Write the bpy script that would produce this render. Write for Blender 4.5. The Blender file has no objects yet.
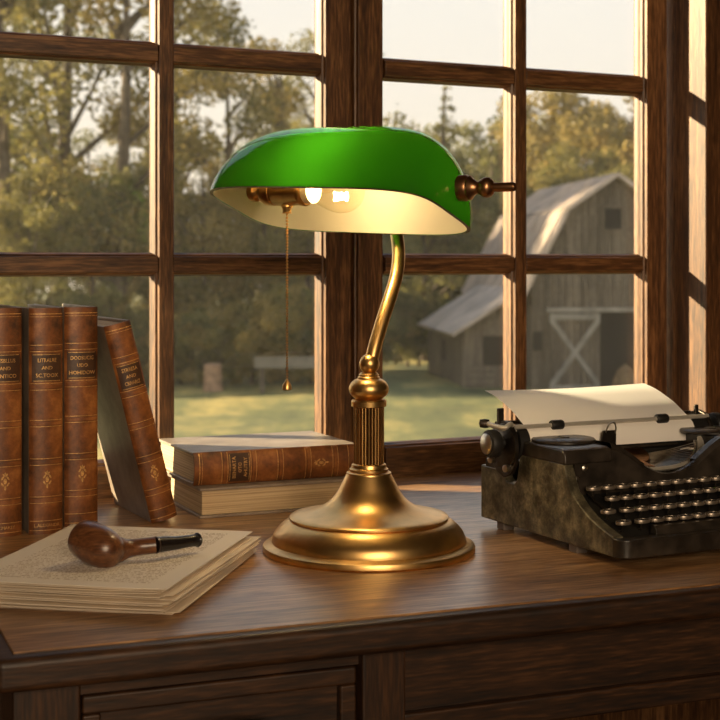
import bpy, bmesh, math, random
from mathutils import Vector, Matrix, noise
import numpy as np

SC = bpy.context.scene
COL = SC.collection
PI = math.pi
EYE = 1.02            # eye height above the floor
DESK = 0.76           # desk top height
GROUND = -2.7         # garden level outside this upstairs room
WA = math.radians(26) # direction of the window wall
DA = math.radians(21.5)
WO = Vector((0, 1.745, EYE))

# ------------------------------------------------------------ camera
cam = bpy.data.cameras.new('camera'); camo = bpy.data.objects.new('camera', cam); COL.objects.link(camo)
camo.location = (0, 0, EYE); camo.rotation_euler = (PI/2, 0, 0)
cam.sensor_width = 36; cam.lens = 72
cam.shift_y = -(360-262)/720
cam.clip_start = 0.05; cam.clip_end = 500
cam.dof.use_dof = True; cam.dof.focus_distance = 1.32; cam.dof.aperture_fstop = 16
SC.camera = camo

# ------------------------------------------------------------ world, sun, exposure
SC.view_settings.view_transform = 'Standard'; SC.view_settings.look = 'None'
SC.view_settings.gamma = 1; SC.view_settings.exposure = 0.0
W = bpy.data.worlds.new('sky'); SC.world = W; W.use_nodes = True
nt = W.node_tree; nt.nodes.clear()
wo = nt.nodes.new('ShaderNodeOutputWorld'); wb = nt.nodes.new('ShaderNodeBackground')
tc = nt.nodes.new('ShaderNodeTexCoord'); sx = nt.nodes.new('ShaderNodeSeparateXYZ'); cr = nt.nodes.new('ShaderNodeValToRGB')
nt.links.new(tc.outputs['Generated'], sx.inputs[0]); nt.links.new(sx.outputs['Z'], cr.inputs[0])
nt.links.new(cr.outputs[0], wb.inputs[0]); nt.links.new(wb.outputs[0], wo.inputs[0])
e = cr.color_ramp.elements
e[0].position = 0.0; e[0].color = (1.0, .86, .66, 1)
e[1].position = 0.22; e[1].color = (.86, .85, .80, 1)
n_ = e.new(0.6); n_.color = (.42, .52, .66, 1)
wb.inputs[1].default_value = 1.07

SUN_EL = math.radians(17.5)
SB = math.radians(36)
rv = Vector((math.cos(WA), math.sin(WA), 0)); nv = Vector((math.sin(WA), -math.cos(WA), 0)); bv = -nv
sd = rv*math.cos(SB) + nv*math.sin(SB)
sd = sd*math.cos(SUN_EL) + Vector((0, 0, -math.sin(SUN_EL)))
sl = bpy.data.lights.new('sun', 'SUN'); sl.energy = 20; sl.color = (1, .80, .48); sl.angle = math.radians(1.2)
slo = bpy.data.objects.new('sun', sl); COL.objects.link(slo)
slo.rotation_euler = sd.to_track_quat('-Z', 'Y').to_euler(); slo.location = (-5, -2, 6)

def local_w(s, n, z=0):      # window frame coordinates -> world
    return WO + rv*s + nv*n + Vector((0, 0, z))
# added warm fill lamp behind the viewer, at an opening invented for it
for (s, n, wd, ht, en, zz) in ((-1.1, 3.38, 1.3, 1.2, 50, .6),):
    al = bpy.data.lights.new('rear_fill_light', 'AREA'); al.shape = 'RECTANGLE'; al.size = wd; al.size_y = ht
    al.energy = en; al.color = (1, .74, .47)
    ao = bpy.data.objects.new('rear_fill_light', al); COL.objects.link(ao)
    ao.location = local_w(s, n, zz); ao.rotation_euler = bv.to_track_quat('-Z', 'Y').to_euler()

# ------------------------------------------------------------ material helpers
def mat(name):
    m = bpy.data.materials.new(name); m.use_nodes = True
    return m, m.node_tree, m.node_tree.nodes['Principled BSDF']
def nd(t, kind, **kw):
    n = t.nodes.new(kind)
    for k, v in kw.items():
        if k in n.inputs: n.inputs[k].default_value = v
        else: setattr(n, k, v)
    return n
def ramp(t, src, stops):
    r = t.nodes.new('ShaderNodeValToRGB'); el = r.color_ramp.elements
    while len(el) < len(stops): el.new(.5)
    for q, (p, c) in zip(el, stops):
        q.position = p; q.color = (*c, 1) if len(c) == 3 else c
    t.links.new(src, r.inputs[0]); return r.outputs[0]
def coords(t, scale=(1, 1, 1), rot=(0, 0, 0)):
    a = t.nodes.new('ShaderNodeTexCoord'); m = t.nodes.new('ShaderNodeMapping')
    m.inputs['Scale'].default_value = scale; m.inputs['Rotation'].default_value = rot
    t.links.new(a.outputs['Object'], m.inputs[0]); return m.outputs[0]
def bump(t, p, src, st, dist=.001):
    b = nd(t, 'ShaderNodeBump', Strength=st, Distance=dist)
    t.links.new(src, b.inputs['Height']); t.links.new(b.outputs[0], p.inputs['Normal'])
def setp(p, **kw):
    for k, v in kw.items(): p.inputs[k].default_value = v

def wood(name, axis, dark, mid, light, rough=.45, scale=1.0, coat=0.0, bst=.5):
    m, t, p = mat(name)
    sc = [130*scale]*3; sc[axis] = 7.0*scale
    sc2 = [8*scale, 8*scale, 8*scale]; sc2[axis] = .8*scale
    v = coords(t, sc); v2 = coords(t, sc2)
    n1 = nd(t, 'ShaderNodeTexNoise', Scale=1.0, Detail=6.0, Roughness=.65); t.links.new(v, n1.inputs['Vector'])
    n2 = nd(t, 'ShaderNodeTexNoise', Scale=1.0, Detail=3.0, Distortion=.8); t.links.new(v2, n2.inputs['Vector'])
    sc3 = [460*scale]*3; sc3[axis] = 45*scale
    n3 = nd(t, 'ShaderNodeTexNoise', Scale=1.0, Detail=3.0); t.links.new(coords(t, sc3), n3.inputs['Vector'])
    a = nd(t, 'ShaderNodeMath', operation='MULTIPLY'); a.inputs[1].default_value = .40; t.links.new(n1.outputs[0], a.inputs[0])
    b = nd(t, 'ShaderNodeMath', operation='MULTIPLY_ADD'); b.inputs[1].default_value = .24
    t.links.new(n2.outputs[0], b.inputs[0]); t.links.new(a.outputs[0], b.inputs[2])
    c = nd(t, 'ShaderNodeMath', operation='MULTIPLY_ADD'); c.inputs[1].default_value = .36
    t.links.new(n3.outputs[0], c.inputs[0]); t.links.new(b.outputs[0], c.inputs[2])
    col = ramp(t, c.outputs[0], [(.38, dark), (.5, mid), (.61, light)])
    t.links.new(col, p.inputs['Base Color'])
    rr = nd(t, 'ShaderNodeMapRange'); rr.inputs['To Min'].default_value = rough+.12; rr.inputs['To Max'].default_value = rough-.08
    t.links.new(c.outputs[0], rr.inputs[0]); t.links.new(rr.outputs[0], p.inputs['Roughness'])
    bump(t, p, c.outputs[0], bst, .0008)
    if coat: setp(p, **{'Coat Weight': coat, 'Coat Roughness': .3})
    return m
WD, WM, WL = (.024, .009, .0032), (.095, .040, .014), (.24, .115, .045)
wood_x = wood('window_oak_horizontal', 0, WD, WM, WL, .42)
wood_z = wood('window_oak_upright', 2, WD, WM, WL, .42)
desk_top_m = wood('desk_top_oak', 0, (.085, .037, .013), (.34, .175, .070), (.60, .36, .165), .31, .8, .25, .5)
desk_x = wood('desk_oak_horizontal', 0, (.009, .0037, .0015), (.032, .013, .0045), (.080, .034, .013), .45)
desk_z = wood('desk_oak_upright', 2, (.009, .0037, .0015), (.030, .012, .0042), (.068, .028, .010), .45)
barn_wood = wood('weathered_barn_boards', 2, (.035, .028, .020), (.115, .092, .068), (.24, .19, .14), .9, .16)
dark_void = mat('opening_shade')[0]; setp(dark_void.node_tree.nodes['Principled BSDF'], **{'Base Color': (.012, .009, .007, 1), 'Roughness': .9})  # near-black panels stand in for the shade inside the barn openings

def plain(name, col, rough=.6, metal=0.0, var=.0, sc=30, bst=0., **kw):
    m, t, p = mat(name); setp(p, **{'Base Color': (*col, 1), 'Roughness': rough, 'Metallic': metal})
    if kw: setp(p, **{k.replace('_', ' '): v for k, v in kw.items()})
    n = nd(t, 'ShaderNodeTexNoise', Scale=float(sc), Detail=5.0); t.links.new(coords(t), n.inputs['Vector'])
    if var:
        lo = tuple(c*(1-var) for c in col); hi = tuple(min(1, c*(1+var)) for c in col)
        t.links.new(ramp(t, n.outputs[0], [(.35, lo), (.65, hi)]), p.inputs['Base Color'])
    if bst: bump(t, p, n.outputs[0], bst, .0005)
    return m
brass = plain('satin_brass', (.78, .49, .18), .34, 1.0, .10, 60, .04)
bronze = plain('aged_bronze', (.44, .23, .11), .34, 1.0, .2, 60)
chrome = plain('worn_nickel', (.62, .58, .50), .3, 1.0, .15, 90)
gold_ink = plain('faded_gilt', (.62, .36, .13), .42, .6, .35, 500)
black_metal = plain('black_enamel', (.030, .023, .017), .34, 0.0, .5, 60, .1)
dark_steel = plain('dark_steel', (.06, .05, .042), .38, .9, .3, 60)
rubber = plain('black_rubber', (.012, .011, .010), .5)
keycap_m = plain('black_key_glass', (.05, .042, .035), .2)
ring_m = plain('tarnished_key_ring', (.30, .25, .20), .38, .8, .2, 90)
pale_steel = plain('pale_satin_steel', (.58, .54, .47), .42, .5, .1, 60)
page_m = plain('page_edges', (.50, .37, .22), .8, 0.0, .2, 30)
sheet_blank = plain('typing_paper', (.92, .88, .82), .8, 0.0, .03, 8)
cord_gold = plain('chain_brass', (.70, .42, .15), .3, 1.0)
ink_grip = plain('black_vulcanite', (.014, .011, .010), .25)

def leather(name, base, dark, hi):
    m, t, p = mat(name)
    n1 = nd(t, 'ShaderNodeTexNoise', Scale=22.0, Detail=8.0, Roughness=.7); t.links.new(coords(t), n1.inputs['Vector'])
    n2 = nd(t, 'ShaderNodeTexVoronoi', Scale=700.0); t.links.new(coords(t), n2.inputs['Vector'])
    t.links.new(ramp(t, n1.outputs[0], [(.36, dark), (.52, base), (.67, hi)]), p.inputs['Base Color'])
    setp(p, Roughness=.42); bump(t, p, n2.outputs[0], .25, .0004)
    return m
spine_m = leather('tan_spine_leather', (.215, .070, .017), (.045, .014, .004), (.42, .165, .045))
label_m = leather('dark_label_leather', (.055, .022, .010), (.03, .012, .006), (.09, .04, .016))
board_m = leather('smooth_brown_board', (.30, .24, .19), (.20, .155, .12), (.38, .31, .25))

def page_lines(name, axis):
    m, t, p = mat(name)
    w = nd(t, 'ShaderNodeTexNoise', Scale=1.0, Detail=4.0)
    s = [6, 6, 6]; s[axis] = 900
    t.links.new(coords(t, s), w.inputs['Vector'])
    t.links.new(ramp(t, w.outputs[0], [(.3, (.34, .23, .12)), (.6, (.60, .45, .27))]), p.inputs['Base Color'])
    setp(p, Roughness=.8); bump(t, p, w.outputs[0], .5, .0006)
    return m
pages_x = page_lines('layered_book_pages', 0)

def text_paper():
    m, t, p = mat('typed_manuscript_paper')
    a = coords(t); s = t.nodes.new('ShaderNodeSeparateXYZ'); t.links.new(a, s.inputs[0])
    # rows of small writing: 5.6 mm apart, broken up into words
    fr = nd(t, 'ShaderNodeMath', operation='MULTIPLY'); fr.inputs[1].default_value = 1/.0052; t.links.new(s.outputs['Y'], fr.inputs[0])
    f2 = nd(t, 'ShaderNodeMath', operation='FRACT'); t.links.new(fr.outputs[0], f2.inputs[0])
    row = nd(t, 'ShaderNodeMath', operation='LESS_THAN'); row.inputs[1].default_value = .42; t.links.new(f2.outputs[0], row.inputs[0])
    fl = nd(t, 'ShaderNodeMath', operation='FLOOR'); t.links.new(fr.outputs[0], fl.inputs[0])
    cx = t.nodes.new('ShaderNodeCombineXYZ')
    xs = nd(t, 'ShaderNodeMath', operation='MULTIPLY'); xs.inputs[1].default_value = 520; t.links.new(s.outputs['X'], xs.inputs[0])
    ys = nd(t, 'ShaderNodeMath', operation='MULTIPLY'); ys.inputs[1].default_value = 7.31; t.links.new(fl.outputs[0], ys.inputs[0])
    t.links.new(xs.outputs[0], cx.inputs[0]); t.links.new(ys.outputs[0], cx.inputs[1])
    n = nd(t, 'ShaderNodeTexNoise', Scale=1.0, Detail=2.0); t.links.new(cx.outputs[0], n.inputs['Vector'])
    g = nd(t, 'ShaderNodeMath', operation='GREATER_THAN'); g.inputs[1].default_value = .49; t.links.new(n.outputs[0], g.inputs[0])
    mu = nd(t, 'ShaderNodeMath', operation='MULTIPLY'); t.links.new(row.outputs[0], mu.inputs[0]); t.links.new(g.outputs[0], mu.inputs[1])
    # margins
    for ax, lim in (('X', .066), ('Y', .102)):
        ab = nd(t, 'ShaderNodeMath', operation='ABSOLUTE'); t.links.new(s.outputs[ax], ab.inputs[0])
        le = nd(t, 'ShaderNodeMath', operation='LESS_THAN'); le.inputs[1].default_value = lim; t.links.new(ab.outputs[0], le.inputs[0])
        m2 = nd(t, 'ShaderNodeMath', operation='MULTIPLY'); t.links.new(mu.outputs[0], m2.inputs[0]); t.links.new(le.outputs[0], m2.inputs[1]); mu = m2
    mx = nd(t, 'ShaderNodeMix', data_type='RGBA'); mx.inputs[6].default_value = (.92, .84, .73, 1); mx.inputs[7].default_value = (.52, .41, .29, 1)
    t.links.new(mu.outputs[0], mx.inputs[0]); t.links.new(mx.outputs[2], p.inputs['Base Color']); setp(p, Roughness=.85)
    return m
script_paper = text_paper()
sheet_m = plain('old_paper_sheet', (.86, .74, .58), .85, 0.0, .12, 12)

def typewriter_paint():
    m, t, p = mat('worn_typewriter_paint')
    n1 = nd(t, 'ShaderNodeTexNoise', Scale=55.0, Detail=10.0, Roughness=.75); t.links.new(coords(t), n1.inputs['Vector'])
    n2 = nd(t, 'ShaderNodeTexNoise', Scale=120.0, Detail=4.0); t.links.new(coords(t), n2.inputs['Vector'])
    t.links.new(ramp(t, n1.outputs[0], [(.42, (.065, .056, .036)), (.53, (.155, .135, .085)), (.66, (.34, .295, .18))]), p.inputs['Base Color'])
    t.links.new(ramp(t, n1.outputs[0], [(.4, (.30,)*3), (.7, (.5,)*3)]), p.inputs['Roughness'])
    setp(p, Metallic=.3); bump(t, p, n2.outputs[0], .12, .0004)
    return m
tw_paint = typewriter_paint()

def clear_glass(name, tint=(1, 1, 1), rough=0.0, ior=1.5):
    m = bpy.data.materials.new(name); m.use_nodes = True; t = m.node_tree; t.nodes.clear()
    o = t.nodes.new('ShaderNodeOutputMaterial'); tr = nd(t, 'ShaderNodeBsdfTransparent', Color=(*tint, 1))
    gl = nd(t, 'ShaderNodeBsdfGlossy', Roughness=rough); fr = nd(t, 'ShaderNodeFresnel', IOR=ior); mx = t.nodes.new('ShaderNodeMixShader')
    ge = t.nodes.new('ShaderNodeNewGeometry'); iv = nd(t, 'ShaderNodeMath', operation='SUBTRACT'); iv.inputs[0].default_value = 1; t.links.new(ge.outputs['Backfacing'], iv.inputs[1])
    mu = nd(t, 'ShaderNodeMath', operation='MULTIPLY'); t.links.new(fr.outputs[0], mu.inputs[0]); t.links.new(iv.outputs[0], mu.inputs[1])
    t.links.new(mu.outputs[0], mx.inputs[0]); t.links.new(tr.outputs[0], mx.inputs[1]); t.links.new(gl.outputs[0], mx.inputs[2]); t.links.new(mx.outputs[0], o.inputs[0])
    return m
pane_m = clear_glass('window_glass', ior=1.6); bulb_glass = clear_glass('clear_bulb_glass', (1, .97, .9), 0.0, 1.25)

def shade_mat(name, col, trcol, rough, fac, coat=0.0):
    m, t, p = mat(name); out = t.nodes['Material Output']
    setp(p, **{'Base Color': (*col, 1), 'Roughness': rough, 'Coat Weight': coat, 'Coat Roughness': .03})
    tl = nd(t, 'ShaderNodeBsdfTranslucent', Color=(*trcol, 1)); mx = nd(t, 'ShaderNodeMixShader'); mx.inputs[0].default_value = fac
    t.links.new(p.outputs[0], mx.inputs[1]); t.links.new(tl.outputs[0], mx.inputs[2]); t.links.new(mx.outputs[0], out.inputs[0])
    return m
green_glass = shade_mat('emerald_glass', (.003, .042, .003), (.040, .35, .014), .10, .45, 1.0)
opal_glass = shade_mat('cream_opal_glass', (.38, .33, .235), (.85, .76, .5), .65, .4)

def emit(name, col, st):
    m = bpy.data.materials.new(name); m.use_nodes = True; t = m.node_tree; t.nodes.clear()
    o = t.nodes.new('ShaderNodeOutputMaterial'); em = nd(t, 'ShaderNodeEmission', Color=(*col, 1), Strength=float(st)); t.links.new(em.outputs[0], o.inputs[0]); return m
filament_m = emit('glowing_filament', (1, .72, .32), 60)

def leafm(name, c1, c2, tr=.45):
    m, t, p = mat(name); out = t.nodes['Material Output']
    n = nd(t, 'ShaderNodeTexNoise', Scale=1.6, Detail=4.0); t.links.new(coords(t), n.inputs['Vector'])
    c = ramp(t, n.outputs[0], [(.35, c1), (.65, c2)]); t.links.new(c, p.inputs['Base Color']); setp(p, Roughness=.7)
    p.inputs['Specular IOR Level'].default_value = .2
    tl = t.nodes.new('ShaderNodeBsdfTranslucent'); t.links.new(c, tl.inputs[0]); mx = t.nodes.new('ShaderNodeMixShader'); mx.inputs[0].default_value = tr
    t.links.new(p.outputs[0], mx.inputs[1]); t.links.new(tl.outputs[0], mx.inputs[2]); t.links.new(mx.outputs[0], out.inputs[0])
    return m
leaf_olive = leafm('olive_leaves', (.10, .10, .034), (.30, .25, .075))
leaf_dark = leafm('dark_green_leaves', (.085, .094, .036), (.24, .22, .078))
leaf_gold = leafm('golden_leaves', (.17, .145, .045), (.38, .28, .09))
bark = plain('tree_bark', (.085, .062, .042), .9, 0.0, .3, 4)

# ------------------------------------------------------------ mesh helpers
def link(o, parent=None):
    COL.objects.link(o)
    if parent is not None: o.parent = parent
    return o
def tag(o, label, cat, group=None, kind=None):
    if label: o['label'] = label
    if cat: o['category'] = cat
    if group: o['group'] = group
    if kind: o['kind'] = kind
    return o
def thing(name, label, cat, loc=(0, 0, 0), rz=0.0, group=None):
    o = bpy.data.objects.new(name, None); o.empty_display_size = .02; link(o)
    o.location = loc; o.rotation_euler = (0, 0, rz); return tag(o, label, cat, group)
def obj(name, bm, m, parent=None, smooth=False, bevel=0.0, seg=2, angle=40, loc=None, rz=None):
    bmesh.ops.recalc_face_normals(bm, faces=bm.faces)
    me = bpy.data.meshes.new(name); bm.to_mesh(me); bm.free()
    for mm in (m if isinstance(m, (list, tuple)) else [m]): me.materials.append(mm)
    if smooth or bevel: me.shade_smooth()
    o = link(bpy.data.objects.new(name, me), parent)
    if loc is not None: o.location = loc
    if rz is not None: o.rotation_euler = (0, 0, rz)
    if bevel:
        b = o.modifiers.new('bevel', 'BEVEL'); b.width = bevel; b.segments = seg; b.limit_method = 'ANGLE'; b.angle_limit = math.radians(angle)
        b.harden_normals = True
    elif smooth:
        me.set_sharp_from_angle(angle=math.radians(angle))
    return o
def BM(): return bmesh.new()
def box(bm, x0, x1, y0, y1, z0, z1, M=None):
    vs = [bm.verts.new((x, y, z)) for x in (x0, x1) for y in (y0, y1) for z in (z0, z1)]
    if M is not None:
        for v in vs: v.co = M @ v.co
    for f in ((0, 1, 3, 2), (4, 6, 7, 5), (0, 4, 5, 1), (2, 3, 7, 6), (0, 2, 6, 4), (1, 5, 7, 3)):
        bm.faces.new([vs[i] for i in f])
    return bm
def boxb(*a): return box(BM(), *a)
def prism(bm, pts, d, M):
    """closed outline pts in the (x,y) plane of M, extruded from z=0 to d"""
    a = [bm.verts.new(M @ Vector((p[0], p[1], 0))) for p in pts]; b = [bm.verts.new(M @ Vector((p[0], p[1], d))) for p in pts]
    n = len(pts)
    for i in range(n): bm.faces.new((a[i], a[(i+1) % n], b[(i+1) % n], b[i]))
    bm.faces.new(a[::-1]); bm.faces.new(b)
    return bm
def ring_frames(path):
    path = [Vector(p) for p in path]; T = []
    for i in range(len(path)):
        a = path[max(0, i-1)]; b = path[min(len(path)-1, i+1)]; T.append((b-a).normalized())
    up = Vector((0, 0, 1)) if abs(T[0].z) < .9 else Vector((1, 0, 0))
    u = (up - T[0]*up.dot(T[0])).normalized(); out = []
    for p, t in zip(path, T):
        u = (u - t*u.dot(t)).normalized(); out.append((p, u, t.cross(u)))
    return out
def tube(bm, path, r, seg=12, cap=True):
    fr = ring_frames(path); rs = r if isinstance(r, (list, tuple)) else [r]*len(path); rings = []
    for (p, u, v), rr in zip(fr, rs):
        rings.append([bm.verts.new(p + (u*math.cos(2*PI*k/seg) + v*math.sin(2*PI*k/seg))*rr) for k in range(seg)])
    for a, b in zip(rings, rings[1:]):
        for k in range(seg): bm.faces.new((a[k], a[(k+1) % seg], b[(k+1) % seg], b[k]))
    if cap: bm.faces.new(rings[0][::-1]); bm.faces.new(rings[-1])
    return bm
def lathe(bm, prof, seg=48, M=None, flute=None):
    M = M or Matrix(); rings = []
    for (r, z) in prof:
        if r < 1e-6: rings.append([bm.verts.new(M @ Vector((0, 0, z)))])
        else: rings.append([bm.verts.new(M @ Vector((r*math.cos(2*PI*k/seg), r*math.sin(2*PI*k/seg), z))) for k in range(seg)])
    for a, b in zip(rings, rings[1:]):
        for k in range(seg):
            k2 = (k+1) % seg
            if len(a) == 1 and len(b) == 1: continue
            if len(a) == 1: bm.faces.new((a[0], b[k2], b[k]))
            elif len(b) == 1: bm.faces.new((a[k], a[k2], b[0]))
            else: bm.faces.new((a[k], a[k2], b[k2], b[k]))
    if len(rings[0]) > 1: bm.faces.new(rings[0][::-1])
    if len(rings[-1]) > 1: bm.faces.new(rings[-1])
    return bm
def spline(pts, n=8):
    pts = [Vector(p) for p in pts]; out = []
    P = [pts[0]*2-pts[1]] + pts + [pts[-1]*2-pts[-2]]
    for i in range(1, len(P)-2):
        for k in range(n):
            t = k/n; a, b, c, d = P[i-1], P[i], P[i+1], P[i+2]
            out.append(.5*((2*b) + (c-a)*t + (2*a-5*b+4*c-d)*t*t + (3*b-a-3*c+d)*t**3))
    out.append(pts[-1]); return out
def axis_m(p, d, up=(0, 0, 1)):
    """matrix whose local z runs along d from p"""
    return Matrix.Translation(Vector(p)) @ Vector(d).to_track_quat('Z', 'Y').to_matrix().to_4x4()
def text_mesh(s, size, depth, name, m, parent, M, align='CENTER', bold=0.0, sx=1.0):
    cu = bpy.data.curves.new(name, 'FONT'); cu.body = s; cu.size = size; cu.extrude = depth; cu.align_x = align; cu.align_y = 'CENTER'; cu.offset = bold
    cu.resolution_u = 2
    tmp = bpy.data.objects.new(name, cu); COL.objects.link(tmp); dg = bpy.context.evaluated_depsgraph_get(); dg.update()
    me = bpy.data.meshes.new_from_object(tmp.evaluated_get(dg)); bpy.data.objects.remove(tmp)
    me.transform(M @ Matrix.Diagonal((sx, 1, 1, 1))); me.materials.clear(); me.materials.append(m); me.name = name
    return link(bpy.data.objects.new(name, me), parent)
def copy_tree(o, parent=None):
    c = o.copy(); COL.objects.link(c); c.parent = parent
    for ch in list(o.children): copy_tree(ch, c)
    return c

# ============================================================ ROOM SHELL (window frame coordinates: x along wall, y outwards, z from eye)
def struct(name, bm, m, **kw):
    o = obj(name, bm, m, loc=WO, rz=WA, **kw); o['kind'] = 'structure'; return o
S0, S1 = -.492, .458          # window opening
ZB, ZT = -.266, .50           # opening bottom (desk level) and top
FL = -EYE; CE = 1.55
plaster = plain('brown_plaster', (.05, .03, .018), .9, 0.0, .1, 4)
b = BM()
box(b, -1.9, S0, -.02, .026, FL, CE); box(b, S1, 1.9, -.02, .026, FL, CE)
box(b, S0, S1, -.02, .026, FL, ZB); box(b, S0, S1, -.02, .026, ZT, CE)
struct('wall_front', b, wood_z)
struct('wall_left', boxb(-2.0, -1.9, -3.5, .026, FL, CE), plaster)
struct('wall_right', boxb(1.9, 2.0, -3.5, .026, FL, CE), plaster)
b = BM()
for (x0, x1, z0, z1) in ((-2, -1.8, FL, CE), (-.4, 2, FL, CE), (-1.8, -.4, FL, -.05), (-1.8, -.4, 1.25, CE)):
    box(b, x0, x1, -3.6, -3.5, z0, z1)
struct('wall_back', b, plaster)
struct('floor', boxb(-2, 2, -3.6, .026, FL-.1, FL), desk_x)
struct('ceiling', boxb(-2, 2, -3.6, .026, CE, CE+.1), plaster)
# casing boards standing proud around the window
struct('trim_1', boxb(S1, S1+.11, -.085, -.02, DESK-EYE+.0005, .62), wood_z, bevel=.002)
struct('trim_2', boxb(S0-.11, S0, -.085, -.02, DESK-EYE+.0005, .62), wood_z, bevel=.002)
struct('trim_3', boxb(S0, S1, -.085, -.02, ZT, .62), wood_x, bevel=.002)

def bar(parent, name, x0, x1, z0, z1, horiz, front=-.020, back=.007, m=None):
    """sash bar with a moulded section, straight lengths"""
    L = (x1-x0) if horiz else (z1-z0); Wd = (z1-z0) if horiz else (x1-x0)
    c = (z0+z1)/2 if horiz else (x0+x1)/2; h = Wd/2
    st = min(.0045, h*.36)
    prof = [(-h+st, front), (h-st, front), (h-st, front+.005), (h-st*.35, front+.0065), (h-st*.35, front+.011), (h, front+.013), (h, back-.004), (h-st, back), (-h+st, back), (-h, back-.004),
            (-h, front+.013), (-h+st*.35, front+.011), (-h+st*.35, front+.0065), (-h+st, front+.005)]
    if horiz: M = Matrix(((0, 0, 1, x0), (0, 1, 0, 0), (1, 0, 0, c), (0, 0, 0, 1)))
    else: M = Matrix(((1, 0, 0, c), (0, 1, 0, 0), (0, 0, 1, z0), (0, 0, 0, 1)))
    b = prism(BM(), prof, L, M)
    return obj(name, b, m or (wood_x if horiz else wood_z), parent, bevel=.0008, seg=1)
PZ0 = -.220; MW = .0260; PW = .1788; ST = .0425
ROWS = ((-.220, -.016), (.0105, .221), (.2485, .4545)); sash_top = .4545
def sash(name, x0):
    r = bpy.data.objects.new(name, None); link(r); r.location = WO; r.rotation_euler = (0, 0, WA); r['kind'] = 'structure'
    xe = x0 + 2*ST + 2*PW + MW
    bar(r, 'stile', x0+.0006, x0+ST, ZB, ZT-.001, False); bar(r, 'stile', xe-ST, xe-.0006, ZB, ZT-.001, False)
    bar(r, 'bottom_rail', x0+ST, xe-ST, ZB, PZ0, True); bar(r, 'top_rail', x0+ST, xe-ST, sash_top, ZT-.001, True)
    mx = x0+ST+PW
    bar(r, 'muntin', mx, mx+MW, PZ0, sash_top, False, -.0195)
    for k in (0, 1):
        z, z2 = ROWS[k][1], ROWS[k+1][0]
        for (a, c) in ((x0+ST, mx+.004), (mx+MW-.004, xe-ST)): bar(r, 'muntin', a, c, z, z2, True, -.0185)
    for k in range(3):
        for a in (x0+ST, mx+MW):
            obj('glass_pane', boxb(a, a+PW, .0005, .0025, *ROWS[k]), pane_m, r)
    return r
sash('window_1', -.017-(2*ST+2*PW+MW)); sash('window_2', -.017)

# ============================================================ GARDEN
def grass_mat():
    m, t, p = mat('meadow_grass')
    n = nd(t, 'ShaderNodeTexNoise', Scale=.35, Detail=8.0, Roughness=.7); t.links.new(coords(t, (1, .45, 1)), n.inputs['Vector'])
    t.links.new(ramp(t, n.outputs[0], [(.38, (.05, .062, .020)), (.5, (.12, .125, .04)), (.64, (.36, .28, .085))]), p.inputs['Base Color']); setp(p, Roughness=.9)  # golden end of the ramp imitates sunlit patches on the lawn
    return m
b = BM(); bmesh.ops.create_grid(b, x_segments=60, y_segments=60, size=90)
for v in b.verts: v.co.z += .25*noise.noise(v.co*.09)
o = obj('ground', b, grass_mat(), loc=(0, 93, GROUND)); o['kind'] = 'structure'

# ---- evening haze lying over the garden
hz_m = bpy.data.materials.new('evening_haze'); hz_m.use_nodes = True; t_ = hz_m.node_tree; t_.nodes.clear()
ho = t_.nodes.new('ShaderNodeOutputMaterial'); hv = nd(t_, 'ShaderNodeVolumeScatter', Density=.0012, Anisotropy=.3, Color=(1, .93, .80, 1)); t_.links.new(hv.outputs[0], ho.inputs['Volume'])
hzo = obj('evening_haze', boxb(-70, 70, -40, 45, -.2, 24), hz_m, loc=(0, 55, GROUND)); hzo['kind'] = 'stuff'; tag(hzo, 'thin golden evening haze hanging over the garden and wood', 'haze')
# ---- barn
barn = thing('barn', 'weathered grey wooden barn with gambrel roof, a low lean-to on its left side', 'barn', (4.86, 40.9, GROUND), math.radians(6))
roof_m = plain('weathered_roof_sheets', (.44, .36, .30), .55, .1, .3, 1.2)
BW = 4.9; EH = 3.05; BH = 5.15; BX = 1.05; PK = 6.15; BL = 9.0; pc = BW/2
G = [(0, 0), (0, EH), (BX, BH), (pc, PK), (BW-BX, BH), (BW, EH), (BW, 0)]
Mf = Matrix(((1, 0, 0, 0), (0, 0, 1, 0), (0, 1, 0, 0), (0, 0, 0, 1)))   # xy outline -> xz, depth +y
wl = obj('wall', prism(BM(), G, BL, Mf), barn_wood, barn)
b = BM(); random.seed(4)
x = .02
while x < BW-.1:                                  # vertical boards of the gable front
    w = random.uniform(.16, .26)
    def gy(x):
        x = min(x, BW-x)
        return EH+(BH-EH)*x/BX if x < BX else BH+(PK-BH)*(x-BX)/(pc-BX)
    box(b, x, min(x+w-.025, BW-.02), -.03-random.uniform(0, .02), .01, random.uniform(0, .1), min(gy(x), gy(x+w))-.03); x += w
obj('gable_boards', b, barn_wood, barn)
for (a, c) in (((-.28, EH-.42), (BX, BH)), ((BX-.03, BH+.01), (pc+.03, PK+.02)), ((BW+.28, EH-.42), (BW-BX, BH)), ((BW-BX+.03, BH+.01), (pc-.03, PK+.02))):
    a = Vector(a); c = Vector(c); d = (c-a).normalized(); nn = Vector((-d.y, d.x))
    if nn.y < 0: nn = -nn
    outl = [a, c, c+nn*.09, a+nn*.09]
    Mr = Matrix(((1, 0, 0, 0), (0, 0, 1, -.3), (0, 1, 0, 0), (0, 0, 0, 1)))
    rp = obj('roof_panel', prism(BM(), outl, BL+.6, Mr), roof_m, barn)
    b = BM()
    for k in range(20):
        y = -.28 + k*(BL+.55)/19
        Mk = Matrix(((1, 0, 0, 0), (0, 0, 1, y), (0, 1, 0, 0), (0, 0, 0, 1)))
        prism(b, [a+nn*.09, c+nn*.09, c+nn*.12, a+nn*.12], .05, Mk)
    obj('roof_seams', b, roof_m, rp)
op = obj('doorway', boxb(1.95, 3.0, -.055, -.045, 0, 2.3), dark_void, barn)
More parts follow.
